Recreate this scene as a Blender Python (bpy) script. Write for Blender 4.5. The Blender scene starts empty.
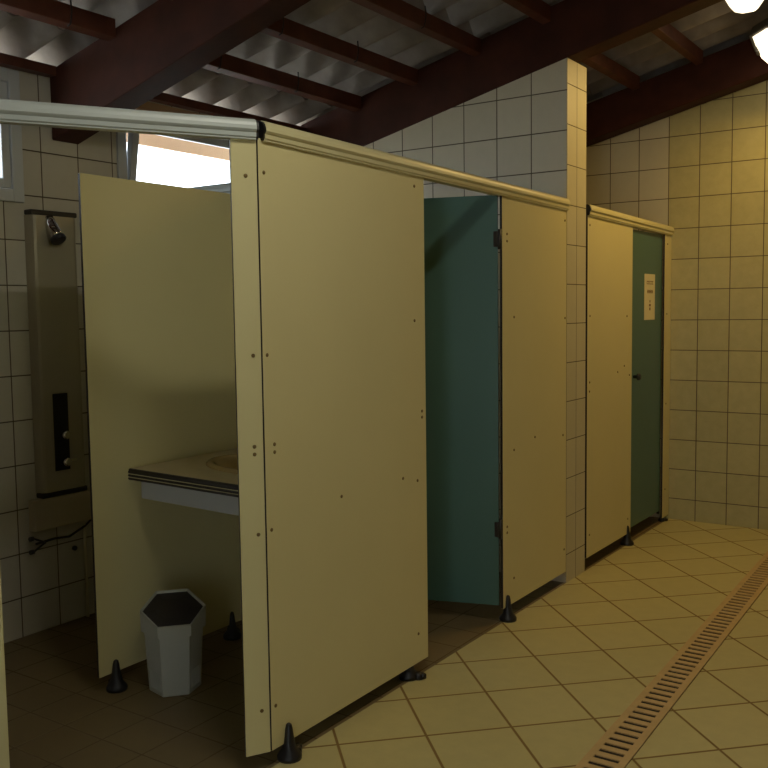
import bpy, bmesh, math, random
from mathutils import Vector, Matrix
random.seed(4)
S = bpy.context.scene
COL = S.collection

# ------------------------------------------------------------------ camera
cam_d = bpy.data.cameras.new('camera'); cam = bpy.data.objects.new('camera', cam_d); COL.objects.link(cam)
r_ = Vector((0.82752421, 0.56127239, -0.01330355))
u_ = Vector((-0.03366336, 0.07325763, 0.99674475))
f_ = Vector((-0.5604199, 0.82438257, -0.07951677))
m = Matrix.Identity(4)
for i in range(3):
    m[i][0] = r_[i]; m[i][1] = u_[i]; m[i][2] = -f_[i]
m[2][3] = 1.45
cam.matrix_world = m
cam_d.sensor_width = 36; cam_d.lens = 36 * 926.266 / 768
cam_d.clip_start = 0.02
S.camera = cam

# ------------------------------------------------------------------ world, light, exposure
W = bpy.data.worlds.new('sky'); S.world = W; W.use_nodes = True
bg = W.node_tree.nodes['Background']
bg.inputs[0].default_value = (0.82, 0.93, 1.0, 1); bg.inputs[1].default_value = 6.0
S.view_settings.view_transform = 'Standard'; S.view_settings.look = 'None'
S.view_settings.gamma = 1; S.view_settings.use_curve_mapping = False
S.view_settings.exposure = -0.12
WARM = (1.0, 0.66, 0.20)
def light(name, kind, loc, energy, color, size=0.1, rot=(0, 0, 0), parent=None, size_y=None):
    d = bpy.data.lights.new(name, kind); o = bpy.data.objects.new(name, d); COL.objects.link(o)
    d.energy = energy; d.color = color; o.location = loc; o.rotation_euler = rot
    if kind == 'AREA':
        d.size = size
        if size_y: d.shape = 'RECTANGLE'; d.size_y = size_y
    else: d.shadow_soft_size = size
    o.parent = parent
    return o
LAMP_W = 10.5      # each warm bulkhead lamp
TUBE_W = 13.5       # the tube light behind the camera

# ------------------------------------------------------------------ materials
def srgb(r, g, b):
    f = lambda c: (c / 255 / 12.92) if c / 255 <= 0.04045 else ((c / 255 + 0.055) / 1.055) ** 2.4
    return (f(r), f(g), f(b), 1)
def mat(name, col, rough=0.5, metal=0.0, vary=0.06, scale=6.0, bump=0.0, bscale=60, spec=0.5, emit=None):
    M = bpy.data.materials.new(name); M.use_nodes = True
    nt = M.node_tree; b = nt.nodes['Principled BSDF']
    b.inputs['Roughness'].default_value = rough; b.inputs['Metallic'].default_value = metal
    b.inputs['Specular IOR Level'].default_value = spec
    g = nt.nodes.new('ShaderNodeNewGeometry')
    n = nt.nodes.new('ShaderNodeTexNoise'); n.inputs['Scale'].default_value = scale; n.inputs['Detail'].default_value = 4
    nt.links.new(g.outputs['Position'], n.inputs['Vector'])
    mr = nt.nodes.new('ShaderNodeMapRange'); mr.inputs['From Min'].default_value = 0.3; mr.inputs['From Max'].default_value = 0.7
    mr.inputs['To Min'].default_value = 1 - vary; mr.inputs['To Max'].default_value = 1 + vary
    nt.links.new(n.outputs['Fac'], mr.inputs['Value'])
    h = nt.nodes.new('ShaderNodeHueSaturation'); h.inputs['Color'].default_value = col
    nt.links.new(mr.outputs[0], h.inputs['Value']); nt.links.new(h.outputs[0], b.inputs['Base Color'])
    if bump:
        n2 = nt.nodes.new('ShaderNodeTexNoise'); n2.inputs['Scale'].default_value = bscale
        nt.links.new(g.outputs['Position'], n2.inputs['Vector'])
        bp = nt.nodes.new('ShaderNodeBump'); bp.inputs['Strength'].default_value = bump; bp.inputs['Distance'].default_value = 0.002
        nt.links.new(n2.outputs['Fac'], bp.inputs['Height']); nt.links.new(bp.outputs[0], b.inputs['Normal'])
    if emit:
        b.inputs['Emission Color'].default_value = emit[0]; b.inputs['Emission Strength'].default_value = emit[1]
    return M

def tile_mat(name, col, grout, axes, period, offs, gw=0.0035, rough=0.25, vary=0.04, col2=None, split=None, mottle=0.0, rot45=False, gvis=1.0):
    """square tiles; axes = the two world axes of the surface"""
    M = bpy.data.materials.new(name); M.use_nodes = True
    nt = M.node_tree; N = nt.nodes; L = nt.links; b = N['Principled BSDF']
    g = N.new('ShaderNodeNewGeometry'); sx = N.new('ShaderNodeSeparateXYZ'); L.new(g.outputs['Position'], sx.inputs[0])
    def mth(op, a, c=None, d=None):
        k = N.new('ShaderNodeMath'); k.operation = op
        for i, v in enumerate((a, c, d)):
            if v is None: continue
            if isinstance(v, (int, float)): k.inputs[i].default_value = v
            else: L.new(v, k.inputs[i])
        return k.outputs[0]
    A = sx.outputs['XYZ'.index(axes[0])]; B = sx.outputs['XYZ'.index(axes[1])]
    A = mth('SUBTRACT', A, offs[0]); B = mth('SUBTRACT', B, offs[1])
    if rot45:
        s = math.sqrt(0.5)
        A, B = mth('MULTIPLY', mth('ADD', A, B), s), mth('MULTIPLY', mth('SUBTRACT', A, B), s)
    A = mth('DIVIDE', A, period); B = mth('DIVIDE', B, period)
    ds = []
    for c in (A, B):
        fr = mth('FRACT', c); ds.append(mth('MINIMUM', fr, mth('SUBTRACT', 1.0, fr)))
    d = mth('MULTIPLY', mth('MINIMUM', ds[0], ds[1]), period)          # metres to the nearest joint
    mk = N.new('ShaderNodeMapRange'); mk.interpolation_type = 'SMOOTHSTEP'
    mk.inputs['From Min'].default_value = gw * 0.35; mk.inputs['From Max'].default_value = gw * 0.75
    L.new(d, mk.inputs['Value'])
    cb = N.new('ShaderNodeCombineXYZ'); L.new(mth('FLOOR', A), cb.inputs[0]); L.new(mth('FLOOR', B), cb.inputs[1])
    wn = N.new('ShaderNodeTexWhiteNoise'); L.new(cb.outputs[0], wn.inputs['Vector'])
    val = mth('MULTIPLY_ADD', wn.outputs['Value'], 2 * vary, 1 - vary)
    no = N.new('ShaderNodeTexNoise'); no.inputs['Scale'].default_value = 16; no.inputs['Detail'].default_value = 6; no.inputs['Roughness'].default_value = 0.65
    L.new(g.outputs['Position'], no.inputs['Vector'])
    base = N.new('ShaderNodeRGB'); base.outputs[0].default_value = col; bc = base.outputs[0]; mot = 0.05
    if split is not None:
        st = mth('GREATER_THAN', sx.outputs[0], split)
        mx = N.new('ShaderNodeMix'); mx.data_type = 'RGBA'; L.new(st, mx.inputs[0]); L.new(bc, mx.inputs[6]); mx.inputs[7].default_value = col2
        bc = mx.outputs[2]
        amp = mth('MULTIPLY_ADD', st, mottle, 0.03)
    else: amp = mottle + 0.03
    nn = mth('SUBTRACT', no.outputs['Fac'], 0.5)
    val = mth('ADD', val, mth('MULTIPLY', nn, mth('MULTIPLY', amp, 4.0) if not isinstance(amp, float) else amp * 4.0))
    h = N.new('ShaderNodeHueSaturation'); L.new(bc, h.inputs['Color']); L.new(val, h.inputs['Value'])
    mx2 = N.new('ShaderNodeMix'); mx2.data_type = 'RGBA'; L.new(mk.outputs[0], mx2.inputs[0]); mx2.inputs[6].default_value = grout; L.new(h.outputs[0], mx2.inputs[7])
    L.new(mx2.outputs[2], b.inputs['Base Color'])
    rr = N.new('ShaderNodeMapRange'); rr.inputs['To Min'].default_value = 0.9; rr.inputs['To Max'].default_value = rough; L.new(mk.outputs[0], rr.inputs['Value'])
    L.new(rr.outputs[0], b.inputs['Roughness'])
    bm_ = N.new('ShaderNodeBump'); bm_.inputs['Strength'].default_value = 0.6; bm_.inputs['Distance'].default_value = 0.002
    L.new(mk.outputs[0], bm_.inputs['Height']); L.new(bm_.outputs[0], b.inputs['Normal'])
    return M

G_DARK = srgb(92, 80, 62)
M_TL = tile_mat('left_wall_tiles', srgb(205, 200, 188), G_DARK, 'YZ', 0.2, (2.45, 0.18), gw=0.005)
M_TW = tile_mat('wing_wall_tiles', srgb(208, 196, 170), G_DARK, 'XZ', 0.2, (-1.911, 0.151 - 0.0), gw=0.005)
M_TP = tile_mat('pier_face_tiles', srgb(200, 192, 162), G_DARK, 'YZ', 0.2028, (4.627, 0.151), gw=0.004, rough=0.45)
M_TB = tile_mat('back_wall_tiles', srgb(205, 198, 172), G_DARK, 'XZ', 0.2022, (-1.937, 0.1445), gw=0.005,
                col2=srgb(186, 178, 132), split=-1.937, mottle=0.05)
M_FL = tile_mat('aisle_floor_tiles', srgb(192, 181, 128), srgb(132, 106, 60), 'XY', 0.3046, (-1.6125, 3.031), gw=0.0085, rough=0.42, vary=0.03, mottle=0.03, rot45=True)
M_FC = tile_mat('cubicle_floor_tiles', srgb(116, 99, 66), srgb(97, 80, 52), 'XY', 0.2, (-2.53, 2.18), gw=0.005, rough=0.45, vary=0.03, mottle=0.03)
M_CREAM = mat('cream_laminate', srgb(216, 205, 152), 0.42, vary=0.02, scale=3)
M_TEAL = mat('teal_laminate', srgb(70, 106, 98), 0.35, vary=0.03, scale=3)
M_EDGE = mat('black_laminate_edge', srgb(30, 20, 18), 0.5)
M_RAIL = mat('cream_rail', srgb(204, 196, 152), 0.35, vary=0.02)
M_RAILG = mat('pale_grey_rail', srgb(184, 190, 186), 0.35, vary=0.02)
M_RUB = mat('black_rubber', srgb(26, 24, 26), 0.45)
M_SCREW = mat('screw_steel', srgb(120, 100, 60), 0.5, 0.4)
M_WOOD = mat('stained_wood', srgb(68, 33, 21), 0.65, spec=0.25, vary=0.25, scale=9, bump=0.3, bscale=40)
M_WOODL = mat('stained_purlin_wood', srgb(92, 48, 31), 0.55, vary=0.25, scale=12, bump=0.3, bscale=50)
M_SHEET = mat('fibre_cement_sheet', srgb(154, 144, 136), 0.85, vary=0.2, scale=9, bump=0.3, bscale=90)
M_WHITE = mat('white_plastic', srgb(214, 214, 206), 0.4, vary=0.02)
M_FRAME = mat('white_window_frame', srgb(206, 210, 214), 0.35, vary=0.02)
M_BIN = mat('pale_grey_bin_plastic', srgb(172, 172, 160), 0.42, vary=0.03)
M_STEEL = mat('brushed_panel_metal', srgb(176, 168, 150), 0.34, 0.3, vary=0.03)
M_CHROME = mat('chrome', srgb(225, 225, 225), 0.08, 1.0, vary=0.0)
M_DGREY = mat('dark_grey_plastic', srgb(46, 42, 42), 0.4)
M_TOP = mat('cream_worktop', srgb(212, 196, 160), 0.35, vary=0.04, scale=30)
M_APRON = mat('white_apron_board', srgb(188, 189, 188), 0.4, vary=0.02)
M_BASIN = mat('beige_ceramic', srgb(196, 172, 120), 0.12, vary=0.01)
M_DRAIN = mat('tan_drain_frame', srgb(196, 166, 118), 0.5, vary=0.08, scale=20)
M_SLOTSHADE = mat('drain_slot_shade', srgb(36, 20, 12), 0.7)
M_PAPER = mat('white_paper', srgb(225, 215, 180), 0.7)
M_INK = mat('brown_print', srgb(120, 84, 44), 0.7)
M_TAN = mat('tan_eave_board', srgb(206, 172, 140), 0.7, vary=0.05)
M_GROUND = mat('pale_bounce_ground', srgb(222, 216, 204), 0.9)
M_PLAST = mat('painted_plaster', srgb(200, 190, 165), 0.8)
M_HOUS = mat('grey_lamp_housing', srgb(90, 88, 84), 0.5)
M_LAMP = mat('lit_lamp_diffuser', srgb(255, 240, 205), 0.4, emit=((1.0, 0.86, 0.6, 1), 2.2))
M_TUBE = mat('lit_tube_diffuser', srgb(250, 250, 245), 0.4, emit=((0.92, 0.97, 1.0, 1), 3.0))
M_GLASS = bpy.data.materials.new('window_glass'); M_GLASS.use_nodes = True
nt = M_GLASS.node_tree; nt.nodes.remove(nt.nodes['Principled BSDF'])
tr = nt.nodes.new('ShaderNodeBsdfTransparent'); gl = nt.nodes.new('ShaderNodeBsdfGlossy'); gl.inputs['Roughness'].default_value = 0.02
fr = nt.nodes.new('ShaderNodeFresnel'); ms = nt.nodes.new('ShaderNodeMixShader')
ms.inputs[0].default_value = 0.05; nt.links.new(tr.outputs[0], ms.inputs[1]); nt.links.new(gl.outputs[0], ms.inputs[2])
nt.links.new(ms.outputs[0], nt.nodes['Material Output'].inputs[0])

# ------------------------------------------------------------------ helpers
def V(*a): return Vector(a)
def bx(bm, x0, x1, y0, y1, z0, z1, mi=0, bev=0.0):
    vs = [bm.verts.new((x, y, z)) for z in (z0, z1) for y in (y0, y1) for x in (x0, x1)]
    fs = []
    for q in ((0, 2, 3, 1), (4, 5, 7, 6), (0, 1, 5, 4), (2, 6, 7, 3), (0, 4, 6, 2), (1, 3, 7, 5)):
        f = bm.faces.new([vs[i] for i in q]); f.material_index = mi; fs.append(f)
    if bev:
        es = list({e for f in fs for e in f.edges})
        bmesh.ops.bevel(bm, geom=es, offset=bev, segments=2, affect='EDGES', profile=0.5)
    return fs
def prism(bm, pts, dvec, mi=0, caps=None):
    """extrude a polygon (list of 3-vectors) by dvec"""
    a = [bm.verts.new(p) for p in pts]; b = [bm.verts.new(Vector(p) + Vector(dvec)) for p in pts]
    n = len(pts); out = []
    f1 = bm.faces.new(a[::-1]); f2 = bm.faces.new(b)
    for f in (f1, f2): f.material_index = mi if caps is None else caps
    for i in range(n):
        f = bm.faces.new((a[i], a[(i + 1) % n], b[(i + 1) % n], b[i])); f.material_index = mi; out.append(f)
    return out
def lathe(bm, prof, c, n=20, axis=(0, 0, 1), mi=0, sx=1.0, sy=1.0, cap=True):
    ax = Vector(axis).normalized(); q = Vector((0, 0, 1)).rotation_difference(ax)
    rings = []
    for r, z in prof:
        rings.append([bm.verts.new(Vector(c) + q @ Vector((r * sx * math.cos(2 * math.pi * k / n), r * sy * math.sin(2 * math.pi * k / n), z))) for k in range(n)])
    for a, b in zip(rings, rings[1:]):
        for k in range(n):
            f = bm.faces.new((a[k], a[(k + 1) % n], b[(k + 1) % n], b[k])); f.smooth = True; f.material_index = mi
    if cap:
        for rg, rv in ((rings[0], True), (rings[-1], False)):
            f = bm.faces.new(rg[::-1] if rv else rg); f.material_index = mi
def tube(bm, pts, r, n=10, mi=0):
    pts = [Vector(p) for p in pts]; rings = []
    for i, p in enumerate(pts):
        d = (pts[min(i + 1, len(pts) - 1)] - pts[max(i - 1, 0)]).normalized(); q = Vector((0, 0, 1)).rotation_difference(d)
        rings.append([bm.verts.new(p + q @ Vector((r * math.cos(2 * math.pi * k / n), r * math.sin(2 * math.pi * k / n), 0))) for k in range(n)])
    for a, b in zip(rings, rings[1:]):
        for k in range(n):
            f = bm.faces.new((a[k], a[(k + 1) % n], b[(k + 1) % n], b[k])); f.smooth = True; f.material_index = mi
    bm.faces.new(rings[0][::-1]); bm.faces.new(rings[-1])
def obj(name, bm, mats, parent=None):
    me = bpy.data.meshes.new(name)
    bmesh.ops.recalc_face_normals(bm, faces=bm.faces[:])
    bm.to_mesh(me); bm.free()
    o = bpy.data.objects.new(name, me); COL.objects.link(o)
    for mm in (mats if isinstance(mats, (list, tuple)) else [mats]): me.materials.append(mm)
    if parent:
        o.parent = parent; o.matrix_parent_inverse = Matrix.Translation(-Vector(parent.location)) if parent.rotation_euler.z == 0 else Matrix.Identity(4)
    return o
def tag(o, label, cat, group=None, kind=None):
    if label: o['label'] = label
    if cat: o['category'] = cat
    if group: o['group'] = group
    if kind: o['kind'] = kind
    return o
def thing(name, label, cat, loc=(0, 0, 0), group=None, rotz=0):
    o = bpy.data.objects.new(name, None); COL.objects.link(o); o.location = loc; o.rotation_euler = (0, 0, rotz)
    o.empty_display_size = 0.05
    return tag(o, label, cat, group)
def struct(name, bm, mats, parent=None):
    o = obj(name, bm, mats, parent); 
    if not parent: o['kind'] = 'structure'
    return o
NB = bmesh.new

XP = -1.912          # front face of the cubicle row
XL = -3.655          # left wall face
YB = 6.26            # back wall face
def zb(x): return 2.71 + 0.24 * (x + 1.912)          # underside of the rafters
def zp(x): return 2.52 + 0.24 * (x + 3.6)            # underside of the purlins
def zs(x): return zp(x) + 0.13                      # middle of the corrugated sheets

# ------------------------------------------------------------------ room shell
bm = NB(); bx(bm, XP, 1.9, -2.6, YB, -0.12, 0.0); struct('floor', bm, M_FL)
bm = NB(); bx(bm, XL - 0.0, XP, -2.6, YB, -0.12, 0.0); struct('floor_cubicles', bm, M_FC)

# left wall with its two window openings
WZ0, WZ1 = 1.945, 2.515
W1 = (1.35, 2.55); W2 = (3.08, 4.30); W2T = 2.45
bm = NB()
for y0, y1, z0, z1 in ((-2.6, YB + 0.2, -0.12, WZ0), (-2.6, W1[0], WZ0, WZ1), (W1[1], W2[0], WZ0, WZ1), (W2[1], YB + 0.2, WZ0, WZ1), (-2.6, YB + 0.2, WZ1, 2.52)):
    bx(bm, XL - 0.14, XL, y0, y1, z0, z1)
bx(bm, XL - 0.14, XL, W2[0], W2[1], W2T, WZ1, mi=1)
struct('wall_left', bm, [M_TL, M_TAN])
# back wall
def gable(y0, y1, x0, x1, top=zb, z0=-0.12):
    return [V(x0, y0, z0), V(x1, y0, z0), V(x1, y0, top(x1)), V(x0, y0, top(x0))], V(0, y1 - y0, 0)
bm = NB(); p, d = gable(YB, YB + 0.2, XL, 1.9); prism(bm, p, d)
p, d = gable(YB + 0.06, YB + 0.2, XL, 1.9, top=zs, z0=2.2); prism(bm, p, d)
struct('wall_back', bm, M_TB)
# wing wall and its narrow end face (the pier)
bm = NB(); p, d = gable(4.5, 4.755, XL, XP); prism(bm, p, d)
bm.normal_update()
for f in bm.faces:
    if abs(f.normal.x) > 0.9 and f.calc_center_median().x > -2: f.material_index = 1
struct('wall_wing', bm, [M_TW, M_TP])
bm = NB(); bx(bm, 1.9, 2.1, -2.6, YB + 0.2, -0.12, 4.0); struct('wall_right', bm, M_PLAST)
bm = NB()
bx(bm, XL - 0.18, 0.1, -2.8, -2.6, -0.12, 4.0); bx(bm, 0.9, 2.1, -2.8, -2.6, -0.12, 4.0); bx(bm, 0.1, 0.9, -2.8, -2.6, 2.3, 4.0)
struct('wall_front', bm, M_PLAST)
bm = NB(); bx(bm, -14, XL - 0.18, -9, 14, -0.4, -0.15); struct('floor_outside', bm, M_GROUND)  # unseen ground, kept pale to bounce daylight up to the eaves and windows

# windows
def window(n, y0, y1, tilt, WZ1):
    bm = NB(); w = 0.055; xa, xb = XL - 0.075, XL + 0.012
    bx(bm, xa, xb, y0, y0 + w, WZ0, WZ1, bev=0.004); bx(bm, xa, xb, y1 - w, y1, WZ0, WZ1, bev=0.004)
    bx(bm, xa, xb, y0 + w, y1 - w, WZ0, WZ0 + w, bev=0.004); bx(bm, xa, xb, y0 + w, y1 - w, WZ1 - w, WZ1, bev=0.004)
    fr = struct('window_%d' % n, bm, M_FRAME)
    bm = NB(); s = 0.04; a, b = y0 + w + 0.004, y1 - w - 0.004; z0, z1 = WZ0 + w + 0.003, WZ1 - w - 0.003
    bx(bm, -0.025, 0.015, a, a + s, z0, z1, bev=0.003); bx(bm, -0.025, 0.015, b - s, b, z0, z1, bev=0.003)
    bx(bm, -0.025, 0.015, a + s, b - s, z0, z0 + s, bev=0.003); bx(bm, -0.025, 0.015, a + s, b - s, z1 - s, z1, bev=0.003)
    Mt = Matrix.Translation((XL - 0.01, 0, z0)) @ Matrix.Rotation(math.radians(tilt), 4, 'Y') @ Matrix.Translation((0, 0, -z0))
    bm.transform(Mt); sh = obj('sash', bm, M_FRAME, fr)
    bm = NB(); bx(bm, -0.008, -0.003, a + s, b - s, z0 + s, z1 - s); bm.transform(Mt); obj('glass_pane', bm, M_GLASS, sh)
    return fr
window(1, W1[0], W1[1], 0, WZ1)
window(2, W2[0], W2[1], 9, W2T)

# corrugated roof, three rows of lapped sheets
def corr(x0, x1, lift, y0=-2.7, y1=6.5):
    bm = NB(); n = int((y1 - y0) / 0.235 * 18); rows = [[], [], [], []]
    for i in range(n + 1):
        y = y0 + (y1 - y0) * i / n; dz = -0.045 * math.cos(2 * math.pi * (y - 3.77) / 0.235)
        for r, (x, t) in enumerate(((x0, 0), (x1, 0), (x1, 0.006), (x0, 0.006))):
            rows[r].append(bm.verts.new((x, y, zs(x) + lift + dz + t)))
    for i in range(n):
        for r in range(4):
            q = (r + 1) % 4
            f = bm.faces.new((rows[r][i], rows[r][i + 1], rows[q][i + 1], rows[q][i])); f.smooth = r in (0, 2)
    o = obj('ceiling', bm, M_SHEET)
    o['kind'] = 'structure'
    return o
corr(-3.93, -3.40, 0.0); corr(-3.50, -2.28, 0.009); corr(-2.42, -1.2, 0.0); corr(-1.34, -0.1, 0.009); corr(-0.24, 1.0, 0.0); corr(0.86, 2.2, 0.009)

# tan eave board outside the windows
bm = NB(); prism(bm, [V(-4.02, -2.7, 2.375), V(-4.0, -2.7, 2.375), V(-4.0, -2.7, 2.452), V(-4.02, -2.7, 2.452)], V(0, 9.2, 0)); o = struct('trim_1', bm, M_TAN)

# ------------------------------------------------------------------ timber
def beam(y0, y1, base, slope, depth, x0, x1, label):
    bm = NB(); z = lambda x: base + slope * (x - XL)
    fs = prism(bm, [V(x0, y0, z(x0)), V(x1, y0, z(x1)), V(x1, y0, z(x0) + depth + (0.24 * (x1 - x0))), V(x0, y0, z(x0) + depth)], V(0, y1 - y0, 0))
    bmesh.ops.bevel(bm, geom=bm.edges[:], offset=0.004, segments=1, affect='EDGES')
    return tag(obj('roof_beam', bm, M_WOOD), label, 'beam', 'roof beams')
beam(2.71, 2.855, 2.24, 0.275, 0.31, XL + 0.002, 1.9, 'dark stained timber beam crossing above the washing cubicle, its end against the left wall')
beam(4.50, 4.64, 2.293, 0.24, 0.29, XL + 0.002, 1.9, 'dark stained timber beam resting along the sloping top of the tiled wing wall')
beam(6.11, YB, 2.293, 0.24, 0.25, XL + 0.002, 1.9, 'dark stained timber beam running along the top of the back wall')
beam(0.92, 1.06, 2.24, 0.235, 0.31, XL + 0.002, 1.9, 'unseen dark stained timber beam nearest the entrance over the front panels, added to block light')  # out of view, included to block light

def purlin(x, y0, y1, label, group, hooks=()):
    bm = NB(); w, h = 0.045, 0.076
    prism(bm, [V(x, y0, zp(x)), V(x + w, y0, zp(x + w)), V(x + w, y0, zp(x + w) + h), V(x, y0, zp(x) + h)], V(0, y1 - y0, 0))
    bmesh.ops.bevel(bm, geom=bm.edges[:], offset=0.002, segments=1, affect='EDGES')
    o = tag(obj('purlin', bm, M_WOODL), label, 'purlin', group)
    for y in hooks:
        b2 = NB(); X = x + w + 0.004; Z = zp(X)
        tube(b2, [V(X + 0.012, y, Z + 0.018), V(X + 0.004, y, Z - 0.006), V(X - 0.012, y, Z - 0.01)][::-1] + [V(X + 0.016, y, Z + 0.045), V(X + 0.012, y, Z + 0.09)], 0.0035, 6)
        obj('hook', b2, M_EDGE, o)
    return o
NTH = ['lowest', 'second lowest', 'third lowest', 'fourth lowest', 'fifth lowest', 'sixth lowest', 'seventh lowest', 'eighth lowest']
XPUR = [-3.235, -2.845, -2.445, -2.045, -1.645, -1.245]
for i, x in enumerate(XPUR):
    if i < 5: purlin(x, 2.857, 4.498, 'reddish purlin above the washbasin and open teal door, %s of its row' % NTH[i], 'purlins above the cubicles', (3.32, 3.9))
for i, x in enumerate(XPUR[:3]):
    purlin(x, 1.062, 2.708, 'reddish purlin left of the big beam on the left wall, %s of its row' % NTH[i], 'purlins left of the big beam', (2.47,))
for i, x in enumerate([-2.53, -2.132, -1.725, -0.85]):
    purlin(x, 4.642, 6.108, 'reddish roof purlin over the closed cubicle, %s of its row' % NTH[i], 'purlins above the closed cubicle')
for y0, y1, w in ((1.062, 2.708, 'left of the big beam'), (2.857, 4.498, 'above the bright tilted window'), (4.642, 6.108, 'behind the tiled wing wall')):
    bm = NB(); prism(bm, [V(XL - 0.06, y0, 2.52), V(XL + 0.055, y0, 2.52), V(XL + 0.055, y0, 2.562), V(XL - 0.06, y0, 2.535)], V(0, y1 - y0, 0))
    tag(obj('wall_plate', bm, M_WOODL), 'dark timber plate on top of the left wall, ' + w, 'beam', 'timber plates on the left wall')

# ------------------------------------------------------------------ cubicle panels
T = 0.013
def panel_mesh(L, z0, z1, x0=0.0, m=0):
    """board in local x (thin, front face at x=0) and local y (0..L)"""
    bm = NB(); bx(bm, -T, 0, 0, L, z0, z1)
    bm.normal_update()
    for f in bm.faces:
        f.material_index = 0 if abs(f.normal.x) > 0.9 else 1
    bmesh.ops.bevel(bm, geom=bm.edges[:], offset=0.0012, segments=1, affect='EDGES')
    return bm
def pobj(name, bm, mats, parent):                 # child given in the parent's own frame
    me = bpy.data.meshes.new(name); bmesh.ops.recalc_face_normals(bm, faces=bm.faces[:]); bm.to_mesh(me); bm.free()
    o = bpy.data.objects.new(name, me); COL.objects.link(o); o.parent = parent
    for mm in (mats if isinstance(mats, (list, tuple)) else [mats]): me.materials.append(mm)
    return o
_b = NB(); lathe(_b, [(0.0062, 0), (0.0062, 0.0012), (0.0045, 0.0028), (0.002, 0.003)], (0, 0, 0), 10, (1, 0, 0))
SCREW_ME = bpy.data.meshes.new('screw'); _b.to_mesh(SCREW_ME); _b.free(); SCREW_ME.materials.append(M_SCREW)
def screws(parent, pts):
    for y, z in pts:
        o = bpy.data.objects.new('screw', SCREW_ME); COL.objects.link(o); o.parent = parent; o.location = (0.0, y, z)
def foot(parent, x, y, rot=0.0, sc=1.0):
    bm = NB()
    lathe(bm, [(0.040, 0.0), (0.041, 0.012), (0.036, 0.020), (0.024, 0.034), (0.019, 0.058), (0.0155, 0.075), (0.0125, 0.10), (0.009, 0.114), (0.004, 0.118)], (0, 0, 0), 18)
    lathe(bm, [(0.022, 0.0), (0.022, 0.012), (0.016, 0.022), (0.006, 0.026)], (0.0, 0.04, 0), 14)
    lathe(bm, [(0.014, 0.0), (0.014, 0.014), (0.006, 0.02)], (0.0, 0.058, 0.004), 12)
    bm.transform(Matrix.Translation((x, y, 0.0)) @ Matrix.Rotation(rot, 4, 'Z') @ Matrix.Scale(sc, 4))
    return pobj('foot', bm, M_RUB, parent)

def board(name, label, x, y, L, z0, z1, m, group=None, rotz=0.0, cat='partition'):
    t = thing(name, label, cat, (x, y, 0), group, rotz)
    pobj('board', panel_mesh(L, z0, z1), [m, M_EDGE], t)
    return t
PN = 'partition_panel'
Y0 = 2.151
p1 = board(PN, 'large cream partition panel, the nearest and widest, between the bin cubicle and the open teal door', XP, Y0, 3.105 - Y0, 0.052, 1.975, M_CREAM)
screws(p1, [(y - Y0, z) for y, z in ((2.174, 1.874), (3.035, 1.92), (3.027, 1.408), (3.075, 1.053), (3.075, 1.029), (2.933, 0.808), (3.037, 0.783), (2.541, 0.807), (2.17, 1.316), (2.195, 1.034), (2.195, 1.009), (2.172, 0.765), (3.032, 0.169), (2.172, 0.194))])
foot(p1, 0.008, 2.225 - Y0, 0.2); foot(p1, -0.022, 2.99 - Y0, -1.2)
p2 = board(PN, 'cream partition panel between the open teal door and the tiled pier', XP, 3.772, 4.497 - 3.772, 0.062, 1.975, M_CREAM)
screws(p2, [(y - 3.772, z) for y, z in ((3.818, 1.786), (3.818, 1.754), (4.473, 1.893), (3.812, 0.441), (3.812, 0.413), (3.885, 0.791), (3.882, 0.182), (4.47, 0.187), (4.453, 0.793), (4.476, 1.397), (3.888, 1.41), (4.114, 0.824))])
foot(p2, 0.004, 3.81 - 3.772, 0.35)
p3 = board(PN, 'cream partition panel between the tiled pier and the closed door with the notice', XP, 4.782, 5.493 - 4.782, 0.066, 1.95, M_CREAM)
screws(p3, [(y - 4.782, z) for y, z in ((4.81, 1.893), (4.816, 1.403), (5.40, 1.395), (4.815, 1.04), (4.813, 0.99), (5.36, 1.10), (5.25, 1.07), (5.45, 1.04), (4.82, 0.19), (5.44, 0.16))])
foot(p3, -0.002, 5.44 - 4.782, 0.3)
p4 = board(PN, 'narrow cream strip panel between the closed teal door and the back wall', XP, 6.118, YB - 0.003 - 6.118, 0.03, 1.93, M_CREAM)
screws(p4, [(0.05, 1.86), (0.05, 1.40), (0.05, 0.80), (0.05, 0.22)])
foot(p4, -0.02, 0.05, -1.0, 0.6)

# angled front of the washing cubicle: runs from the corner towards the camera's left
ANG = math.radians(-30)                  # local +y points from left end to the corner
dx, dy = 0.5, 0.8660254
cx, cy = XP - 0.004, 2.149
ps = board(PN, 'narrow cream corner strip, left of the widest panel and right of the cubicle opening', cx - 0.082 * dx, cy - 0.082 * dy, 0.081, 0.05, 1.975, M_CREAM, rotz=ANG)
screws(ps, [(0.045, 1.86), (0.055, 1.316), (0.052, 1.034), (0.052, 1.010), (0.058, 0.757), (0.055, 0.19)])
pl = board(PN, 'cream front panel whose edge shows at the far left bottom of the washing cubicle opening', cx - 1.70 * dx, cy - 1.70 * dy, 0.93, 0.05, 1.975, M_CREAM, rotz=ANG)
screws(pl, [(0.88, 0.2), (0.88, 1.3), (0.88, 1.86)])
foot(pl, 0.0, 0.1, 0.0)

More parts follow.
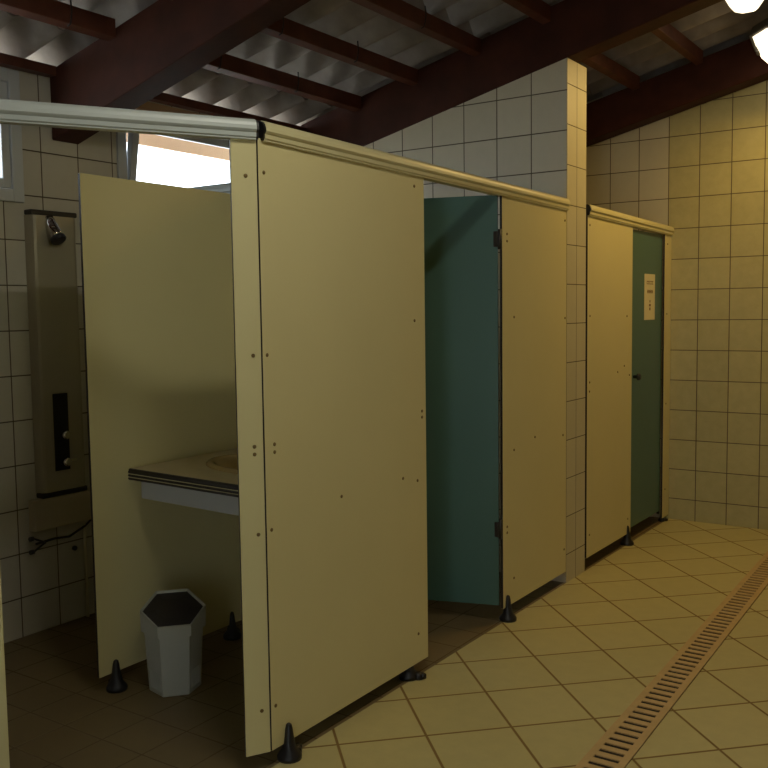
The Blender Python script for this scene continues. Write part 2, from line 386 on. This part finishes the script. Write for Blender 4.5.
# inner partition carrying the washbasin, and the cross partition behind it
pi = board(PN, 'cream inner partition between the shower column and the washbasin', -2.844, 2.224, 3.09 - 2.224, 0.062, 1.965, M_CREAM)
foot(pi, 0.018, 2.29 - 2.224, 1.2); foot(pi, 0.0, 2.95 - 2.224, 0.4, 1.0)
pb = thing(PN, 'cream cross partition behind the washbasin, reaching from the left wall to the row front', 'partition', (-2.78, 3.112, 0))
bm = NB(); bx(bm, XL + 0.004, XP - T - 0.002, 3.105, 3.118, 0.062, 1.975)
bm.normal_update()
for f in bm.faces: f.material_index = 0 if abs(f.normal.y) > 0.9 else 1
obj('board', bm, [M_CREAM, M_EDGE], pb)

# head rails: rounded top with a small skirt
RP = [(-0.030, 0.0), (-0.030, 0.018), (-0.036, 0.024), (-0.036, 0.040), (-0.027, 0.058), (-0.010, 0.068), (0.010, 0.068), (0.022, 0.063), (0.029, 0.055), (0.034, 0.044), (0.036, 0.032), (0.031, 0.026), (0.026, 0.022), (0.026, 0.008), (0.021, 0.004), (0.021, 0.0)]
RP = [(a * 0.74, b * 0.90) for a, b in RP]
def rail(label, x, y, L, z, rotz=0.0, cap0=False, cap1=False, z1=None, m=M_RAIL):
    t = thing('head_rail', label, 'rail', (x, y, z), 'head rails of the cubicles', rotz)
    bm = NB(); dz = 0 if z1 is None else z1 - z
    fs = prism(bm, [V(a - 0.004, 0, b) for a, b in RP], V(0, L, dz))
    pobj('rail', bm, m, t)
    for on, yy, q in ((cap0, -0.008, 0), (cap1, L, 1)):
        if on:
            bm = NB(); prism(bm, [V(a * 0.92 - 0.004, yy, b * 0.95 + 0.001 + dz * q) for a, b in RP], V(0, 0.008, 0)); pobj('end_cap', bm, M_RUB, t)
    return t
rail('long cream head rail from the corner over the widest panel to the tiled pier', XP - 0.003, Y0 + 0.02, 4.50 - Y0 - 0.022, 1.968, 0, cap0=True, z1=1.945)
rail('short cream head rail over the closed cubicle behind the pier', XP - 0.003, 4.785, YB - 0.004 - 4.785, 1.942, 0, cap0=True, z1=1.918)
rail('pale head rail over the washing cubicle opening, running out of view to the left', cx - 1.9 * dx, cy - 1.9 * dy, 1.9 - 0.005, 1.968, ANG, cap1=True, m=M_RAILG)
t = thing('head_rail', 'pale head rail seen behind the inner partition, below the bright window', 'rail', (-2.78, 3.112, 1.968), 'head rails of the cubicles', math.radians(90))
bm = NB(); prism(bm, [V(a, -0.83, b) for a, b in RP], V(0, 1.70, 0)); pobj('rail', bm, M_RAILG, t)

# ------------------------------------------------------------------ doors
dO = thing('cubicle_door', 'dark teal cubicle door standing open inwards beside the widest cream panel', 'door', (XP - 0.012, 3.752, 0), None, 0)
a = math.atan2(-0.105, -0.33)
bm = NB(); bx(bm, 0.0, 0.64, -T / 2, T / 2, 0.085, 1.955)
bm.normal_update()
for f in bm.faces: f.material_index = 0 if abs(f.normal.y) > 0.9 else 1
bm.transform(Matrix.Rotation(a, 4, 'Z')); pobj('leaf', bm, [M_TEAL, M_EDGE], dO)
for z in (0.44, 1.76):
    bm = NB(); lathe(bm, [(0.009, -0.045), (0.009, 0.045)], (0.004, 0.008, z), 12); bx(bm, -0.035, 0.004, -0.012, 0.002, z - 0.035, z + 0.035, bev=0.002); pobj('hinge', bm, M_DGREY, dO)
dC = thing('cubicle_door', 'closed teal cubicle door with a paper notice, last in the row', 'door', (XP - 0.015, 5.497, 0))
pobj('leaf', panel_mesh(0.608, 0.082, 1.918), [M_TEAL, M_EDGE], dC)
bm = NB(); lathe(bm, [(0.010, 0), (0.010, 0.02), (0.021, 0.024), (0.022, 0.036), (0.014, 0.044)], (0, 0.075, 1.02), 16, (1, 0, 0)); pobj('knob', bm, M_RUB, dC)
bm = NB(); bx(bm, -0.02, -0.004, 0.606, 0.620, 0.06, 1.915); pobj('hinge_strip', bm, M_EDGE, dC)
# notice
nt_ = thing('notice', 'white paper notice with brown print stuck on the closed teal door', 'sign', (XP - 0.0145, 5.755, 1.366))
bm = NB(); bx(bm, 0, 0.0008, 0, 0.205, 0, 0.29); pobj('sheet', bm, M_PAPER, nt_)
bm = NB()
for k in range(5):
    y = 0.045 + k * 0.026; bx(bm, 0.0008, 0.0014, y, y + 0.019, 0.225, 0.229); bx(bm, 0.0008, 0.0014, y, y + 0.005, 0.229, 0.246); bx(bm, 0.0008, 0.0014, y + 0.007, y + 0.019, 0.241, 0.246)
pobj('printed_line', bm, M_INK, nt_); bm = NB()
for k in range(4):
    y = 0.055 + k * 0.028; bx(bm, 0.0008, 0.0014, y, y + 0.006, 0.168, 0.19); bx(bm, 0.0008, 0.0014, y + 0.006, y + 0.021, 0.176, 0.182); bx(bm, 0.0008, 0.0014, y + 0.014, y + 0.021, 0.168, 0.19)
pobj('printed_line', bm, M_INK, nt_); bm = NB()
bx(bm, 0.0008, 0.0014, 0.10, 0.115, 0.11, 0.125); bx(bm, 0.0008, 0.0014, 0.092, 0.123, 0.085, 0.10); bx(bm, 0.0008, 0.0014, 0.096, 0.119, 0.06, 0.078)
pobj('printed_symbol', bm, M_INK, nt_)

# ------------------------------------------------------------------ washbasin counter
cn = thing('washbasin_counter', 'cream washbasin counter with black ribbed edge fixed to the inner partition', 'counter', (-2.4, 2.75, 0.80))
XA, XB = -2.841, XP - T - 0.002; YA, YBk = 2.405, 3.103; yR = 2.345
bcx, bcy, brx, bry = -2.36, 2.745, 0.315, 0.205
# top with a real opening for the bowl
bm = NB(); n = 48; zt, zbm = 0.846, 0.808
inner = [(bcx + brx * math.cos(2 * math.pi * k / n), bcy + bry * math.sin(2 * math.pi * k / n)) for k in range(n)]
def outer_pt(k):
    c, s = math.cos(2 * math.pi * k / n), math.sin(2 * math.pi * k / n); best = 1e9
    for (nx, ny, dd) in ((1, 0, XB - bcx), (-1, 0, bcx - XA), (0, 1, YBk - bcy)):
        q = c * nx + s * ny
        if q > 1e-6: best = min(best, dd / q)
    # front edge line from (XA,YA) to (XB,yR)
    sl = (yR - YA) / (XB - XA); den = s - sl * c
    if den < -1e-6: best = min(best, (YA + sl * (bcx - XA) - bcy) / den)
    return (bcx + best * c, bcy + best * s)
outer = [outer_pt(k) for k in range(n)]
for cpt in ((XA, YA), (XB, yR), (XB, YBk), (XA, YBk)):       # snap the nearest ray to each corner
    k = min(range(n), key=lambda i: (outer[i][0] - cpt[0]) ** 2 + (outer[i][1] - cpt[1]) ** 2); outer[k] = cpt
vi = [bm.verts.new((x, y, zt)) for x, y in inner]; vo = [bm.verts.new((x, y, zt)) for x, y in outer]
wi = [bm.verts.new((x, y, zbm)) for x, y in inner]; wo = [bm.verts.new((x, y, zbm)) for x, y in outer]
for k in range(n):
    j = (k + 1) % n
    bm.faces.new((vi[k], vi[j], vo[j], vo[k])); bm.faces.new((wi[k], wo[k], wo[j], wi[j]))
    bm.faces.new((vi[k], wi[k], wi[j], vi[j])); bm.faces.new((vo[k], vo[j], wo[j], wo[k]))
obj('worktop', bm, M_TOP, cn)
bm = NB(); sl = (yR - YA) / (XB - XA)
prof = [(0.0, 0.803), (-0.007, 0.803), (-0.012, 0.808), (-0.007, 0.814), (-0.012, 0.820), (-0.007, 0.827), (-0.012, 0.833), (-0.007, 0.840), (-0.007, 0.845), (0.0, 0.8465)]
prism(bm, [V(XA, YA + a, b) for a, b in prof], V(XB - XA, yR - YA, 0)); obj('edge_strip', bm, M_EDGE, cn)
for zz in (0.814, 0.827):
    bm = NB(); prism(bm, [V(XA, YA - 0.0115, zz - 0.0013), V(XA, YA - 0.006, zz - 0.0013), V(XA, YA - 0.006, zz + 0.0013), V(XA, YA - 0.0115, zz + 0.0013)], V(XB - XA, yR - YA, 0)); obj('edge_line', bm, M_RAIL, cn)
bm = NB(); prism(bm, [V(XA + 0.004, YA + 0.05, 0.72), V(XA + 0.004, YA + 0.068, 0.72), V(XA + 0.004, YA + 0.068, 0.807), V(XA + 0.004, YA + 0.05, 0.807)], V(XB - XA - 0.006, yR - YA, 0)); obj('apron', bm, M_APRON, cn)
bs = thing('washbasin', 'oval beige ceramic washbasin set into the cream counter', 'sink', (bcx, bcy, 0.846))
bm = NB()
prof = [(1.09, 0.0), (1.09, 0.006), (1.05, 0.014), (1.0, 0.015), (0.95, 0.008), (0.90, -0.02), (0.82, -0.07), (0.65, -0.115), (0.4, -0.135), (0.12, -0.14)]
lathe(bm, prof, (0, 0, 0), 48, sx=brx, sy=bry, cap=False); lathe(bm, [(0.12 * brx, -0.1405), (0.001, -0.1405)], (0, 0, 0), 24, sy=0.65, cap=False)
pobj('bowl', bm, M_BASIN, bs)
bm = NB(); lathe(bm, [(0.022, -0.139), (0.020, -0.136), (0.004, -0.137)], (0, 0, 0), 20); pobj('waste', bm, M_CHROME, bs)

# ------------------------------------------------------------------ waste bin
bn = thing('waste_bin', 'pale grey faceted plastic waste bin with black flap under the washbasin', 'bin', (-2.645, 2.424, 0))
ROT = math.atan2(-0.66, 0.75)
def hexring(R, z, n=8, rot=0.0, tilt=0.0):
    out = []
    for k in range(n):
        an = math.pi / n + 2 * math.pi * k / n
        out.append((R * math.cos(an), R * math.sin(an), z))
    return out
def hexloft(bm, rings):
    rv = [[bm.verts.new(p) for p in r] for r in rings]; n = len(rv[0])
    for a_, b_ in zip(rv, rv[1:]):
        for k in range(n): bm.faces.new((a_[k], a_[(k + 1) % n], b_[(k + 1) % n], b_[k]))
    return rv
n6 = 6
bm = NB(); rv = hexloft(bm, [hexring(0.094, 0.0, n6), hexring(0.098, 0.004, n6), hexring(0.112, 0.26, n6)]); bm.faces.new(rv[0][::-1]); bm.faces.new(rv[-1])
# ribs moulded in the lower front facets
for fk in range(n6):
    an = 2 * math.pi * (fk + 1) / n6
    for q in range(9):
        s = -0.032 + q * 0.008
        for zz0, zz1 in ((0.02, 0.09),):
            R0, R1 = 0.1 * math.cos(math.pi / n6) + 0.0012, 0.1045 * math.cos(math.pi / n6) + 0.0012
            c0, s0 = math.cos(an), math.sin(an)
            pts = [V(c0 * (R0 - 0.004) - s0 * (s + e), s0 * (R0 - 0.004) + c0 * (s + e), zz0) for e in (-0.0012, 0.0012)]
            tps = [V(c0 * (R1 - 0.004) - s0 * (s + e), s0 * (R1 - 0.004) + c0 * (s + e), zz1) for e in (-0.0012, 0.0012)]
            o_ = V(c0, s0, 0) * 0.0045
            q8 = [bm.verts.new(p) for p in (pts[0], pts[1], pts[1] + o_, pts[0] + o_, tps[0], tps[1], tps[1] + o_, tps[0] + o_)]
            for qq in ((0, 1, 2, 3), (4, 7, 6, 5), (3, 2, 6, 7), (0, 3, 7, 4), (1, 5, 6, 2)): bm.faces.new([q8[i] for i in qq])
bm.transform(Matrix.Rotation(ROT, 4, 'Z')); pobj('bucket', bm, M_BIN, bn)
# lid: band, then a sloping collar around the flap
bm = NB()
def tiltz(ring, z0, k): return [(x, y, z0 - k * x) for x, y, z in ring]
SC = [0.95] * 6
def lidring(f, z0, k, R=0.124):
    return [(x * SC[i] * f, y * SC[i] * f, z0 - k * x * SC[i] * f) for i, (x, y, z) in enumerate(hexring(R, 0, n6))]
lo = hexring(0.122, 0.236, n6); mid = tiltz(hexring(0.124, 0, n6), 0.318, 0.36)
rv = hexloft(bm, [hexring(0.112, 0.236, n6), lo, mid, lidring(1.0, 0.318, 0.36), lidring(0.97, 0.303, 0.36)])
bm.transform(Matrix.Rotation(ROT, 4, 'Z')); pobj('lid', bm, M_BIN, bn)
bm = NB(); fl = lidring(0.98, 0.311, 0.36)
c = sum((Vector(p) for p in fl), Vector()) / n6; mid2 = [tuple(Vector(p) * 0.55 + c * 0.45 + V(0, 0, 0.004)) for p in fl]
rv = hexloft(bm, [[(x, y, z - 0.006) for x, y, z in fl], fl, mid2]); bm.faces.new(rv[-1]); bm.faces.new(rv[0][::-1])
bm.transform(Matrix.Rotation(ROT, 4, 'Z')); pobj('flap', bm, M_DGREY, bn)

# ------------------------------------------------------------------ shower column on the left wall
sh = thing('shower_column', 'tall grey metal shower column on the tiled left wall', 'shower', (XL, 2.655, 0.63))
SY0, SY1 = 2.556, 2.79; SX = XL + 0.001
bm = NB(); bw = 0.018; xF = XL + 0.05
prism(bm, [V(SX, SY0 - 0.008, 0.642), V(xF - bw, SY0, 0.642), V(xF - 0.005, SY0 + 0.006, 0.642), V(xF, SY0 + bw, 0.642), V(xF, SY1 - bw, 0.642), V(xF - 0.005, SY1 - 0.005, 0.642), V(xF - bw, SY1, 0.642), V(SX, SY1, 0.642)], V(0, 0, 1.893 - 0.642))
obj('body', bm, M_STEEL, sh)
for nm, z0, z1 in (('top_cap', 1.893, 1.916), ('bottom_cap', 0.618, 0.643)):
    bm = NB(); bx(bm, SX, xF + 0.003, SY0 - 0.009, SY1 + 0.003, z0, z1, bev=0.006); obj(nm, bm, M_DGREY, sh)
bm = NB(); bx(bm, xF, xF + 0.004, 2.62, 2.70, 0.735, 1.09, bev=0.0015); cp = obj('control_plate', bm, M_RUB, sh)
for z in (0.90, 0.775):
    bm = NB(); lathe(bm, [(0.010, 0), (0.010, 0.014), (0.019, 0.018), (0.020, 0.034), (0.013, 0.04)], (xF + 0.004, 2.662, z), 18, (1, 0, 0))
    if z < 0.8: bx(bm, xF + 0.02, xF + 0.034, 2.66, 2.715, z + 0.0, z + 0.012, bev=0.002)
    obj('push_knob', bm, M_CHROME, sh)
bm = NB(); lathe(bm, [(0.026, -0.012), (0.029, 0.02), (0.029, 0.082), (0.026, 0.088)], (xF - 0.008, 2.645, 1.872), 20, (0.52, 0.1, -0.85)); s1 = obj('shower_head', bm, M_CHROME, sh)
bm = NB(); lathe(bm, [(0.026, 0.0), (0.034, 0.006), (0.036, 0.022), (0.030, 0.028)], (xF + 0.035, 2.653, 1.80), 20, (0.52, 0.1, -0.85)); obj('nozzle_ring', bm, M_DGREY, s1)
# boxed-in pipes below
pbx = thing('pipe_cover', 'plain pale box covering pipes on the wall just below the shower column', 'box', (XL, 2.66, 0.48))
bm = NB(); bx(bm, XL + 0.001, XL + 0.05, 2.505, 2.85, 0.475, 0.616, bev=0.003); obj('cover', bm, mat('pale_cover', srgb(190, 178, 152), 0.6), pbx)
vp = thing('water_pipe', 'dark pipe with two small valves emerging below the pipe cover', 'pipe', (XL, 2.6, 0.42))
bm = NB(); tube(bm, [V(XL + 0.025, 2.83, 0.47), V(XL + 0.025, 2.79, 0.445), V(XL + 0.025, 2.70, 0.412), V(XL + 0.025, 2.62, 0.42), V(XL + 0.025, 2.52, 0.415)], 0.0055); obj('pipe', bm, M_DGREY, vp)
for y, z in ((2.50, 0.445), (2.50, 0.385)):
    bm = NB(); tube(bm, [V(XL + 0.025, y + 0.07, 0.412), V(XL + 0.035, y, z)], 0.005); lathe(bm, [(0.011, 0), (0.011, 0.018)], (XL + 0.035, y, z), 12, (0, -1, 0)); obj('valve', bm, M_DGREY, vp)
bm = NB(); tube(bm, [V(XL + 0.02, 2.79, 0.46), V(XL + 0.02, 2.79, 0.0)], 0.007); obj('riser', bm, M_PLAST, vp)
kb = thing('wall_hook', 'small dark fitting on the tiles low beside the inner partition', 'hook', (XL, 2.79, 0.34))
bm = NB(); lathe(bm, [(0.012, 0), (0.012, 0.012), (0.005, 0.018)], (XL + 0.001, 2.74, 0.345), 12, (1, 0, 0)); obj('plate', bm, M_DGREY, kb)

# ------------------------------------------------------------------ floor drain
dg = thing('floor_drain', 'long tan slotted drain channel set in the aisle floor', 'drain', (-1.06, 4.0, 0))
# left edge (-1.098,2.665)-(-1.154,5.695); right edge (-0.969,2.748)-(-1.02,5.049)
def ex(y, s): return (-1.098 - 0.0185 * (y - 2.665)) if s < 0 else (-0.967 - 0.0200 * (y - 2.748))
DY0, DY1 = 0.2, YB - 0.02
bm = NB(); prism(bm, [V(ex(DY0, -1), DY0, 0.001), V(ex(DY0, 1), DY0, 0.001), V(ex(DY1, 1), DY1, 0.001), V(ex(DY1, -1), DY1, 0.001)], V(0, 0, 0.002)); obj('channel', bm, M_SLOTSHADE, dg)  # thin dark sheet under the grate; the slots' shade is in its colour
bm = NB(); hh = 0.007; sw = 0.027
def quad_bar(a, b, c, d): prism(bm, [a, b, c, d], V(0, 0, 0.004))
for s in (-1, 1):
    i0 = ex(DY0, s); i1 = ex(DY1, s)
    quad_bar(V(i0, DY0, 0.003), V(i0 - s * 0.0245, DY0, 0.003), V(i1 - s * 0.0245, DY1, 0.003), V(i1, DY1, 0.003))
y = DY0; pitch = 0.0485
while y < DY1:
    a0, a1 = ex(y, -1) + 0.024, ex(y, 1) - 0.024
    quad_bar(V(a0, y, 0.003), V(a1, y, 0.003), V(a1, min(y + sw, DY1), 0.003), V(a0, min(y + sw, DY1), 0.003)); y += pitch
obj('grate', bm, M_DRAIN, dg)

# ------------------------------------------------------------------ lamps
def bulkhead(label, loc, axis, sc, back, power=1.0):
    t = thing('bulkhead_lamp', label, 'lamp', loc, 'lit lamps under the roof')
    ax = Vector(axis).normalized(); q = Vector((0, 0, 1)).rotation_difference(ax)
    bm = NB()
    def ringp(hx, hy, z): return [(hx * sx_, hy * sy_, z) for sx_, sy_ in ((-1, -0.55), (-0.55, -1), (0.55, -1), (1, -0.55), (1, 0.55), (0.55, 1), (-0.55, 1), (-1, 0.55))]
    rv = hexloft(bm, [ringp(0.12, 0.075, -0.05), ringp(0.135, 0.09, -0.04), ringp(0.145, 0.10, 0.0), ringp(0.14, 0.095, 0.004)]); bm.faces.new(rv[0][::-1]); bm.faces.new(rv[-1])
    bx(bm, -0.02, 0.02, -0.02, 0.02, -0.05 - back, -0.045)
    bm.transform(q.to_matrix().to_4x4() @ Matrix.Scale(sc, 4)); pobj('housing', bm, M_HOUS, t)
    bm = NB(); rv = hexloft(bm, [ringp(0.132, 0.088, 0.004), ringp(0.112, 0.072, 0.045), ringp(0.08, 0.05, 0.085), ringp(0.055, 0.034, 0.094)]); bm.faces.new(rv[-1])
    bm.transform(q.to_matrix().to_4x4() @ Matrix.Scale(sc, 4)); pobj('diffuser', bm, M_LAMP, t)
    for e in (-1, 1):
        bm = NB(); bx(bm, e * 0.117 - 0.007, e * 0.117 + 0.007, -0.012, 0.012, 0.0, 0.05, bev=0.002)
        bm.transform(q.to_matrix().to_4x4() @ Matrix.Scale(sc, 4)); pobj('clip', bm, M_HOUS, t)
    light('bulkhead_bulb', 'AREA', tuple(ax * 0.10 * sc), LAMP_W * power, WARM, 0.2, (q.to_matrix().to_4x4() @ Matrix.Rotation(math.pi, 4, 'X')).to_euler(), parent=t)
    return t
bulkhead('lit warm lamp at the top right edge, in front of the back wall beam', (-1.115, 5.86, 2.985), (0.0, -0.35, -0.94), 1.5, 0.02, 0.7)
bulkhead('lit warm lamp at the top edge, hung from a purlin nearer than the other', (-1.165, 4.95, 3.028), (0, 0, -1), 1.15, 0.0)
tb = thing('tube_lamp', 'long white tube lamp over the aisle before the washing cubicle', 'lamp', (-1.0, 1.75, 2.965))
bm = NB(); bx(bm, -0.08, 0.08, -0.5, 0.5, 0, 0.06, bev=0.008); pobj('housing', bm, M_WHITE, tb)
bm = NB(); bx(bm, -0.06, 0.06, -0.46, 0.46, -0.03, 0.0, bev=0.008); pobj('diffuser', bm, M_TUBE, tb)
light('tube_light', 'AREA', (0, 0, -0.04), TUBE_W, (1.0, 0.95, 0.78), 0.08, (0, 0, 0), tb, 0.7)
for y in (-0.4, 0.4):
    bm = NB(); tube(bm, [V(0, y, 0.06), V(0, y, 0.17)], 0.006); pobj('hanger', bm, M_DGREY, tb)
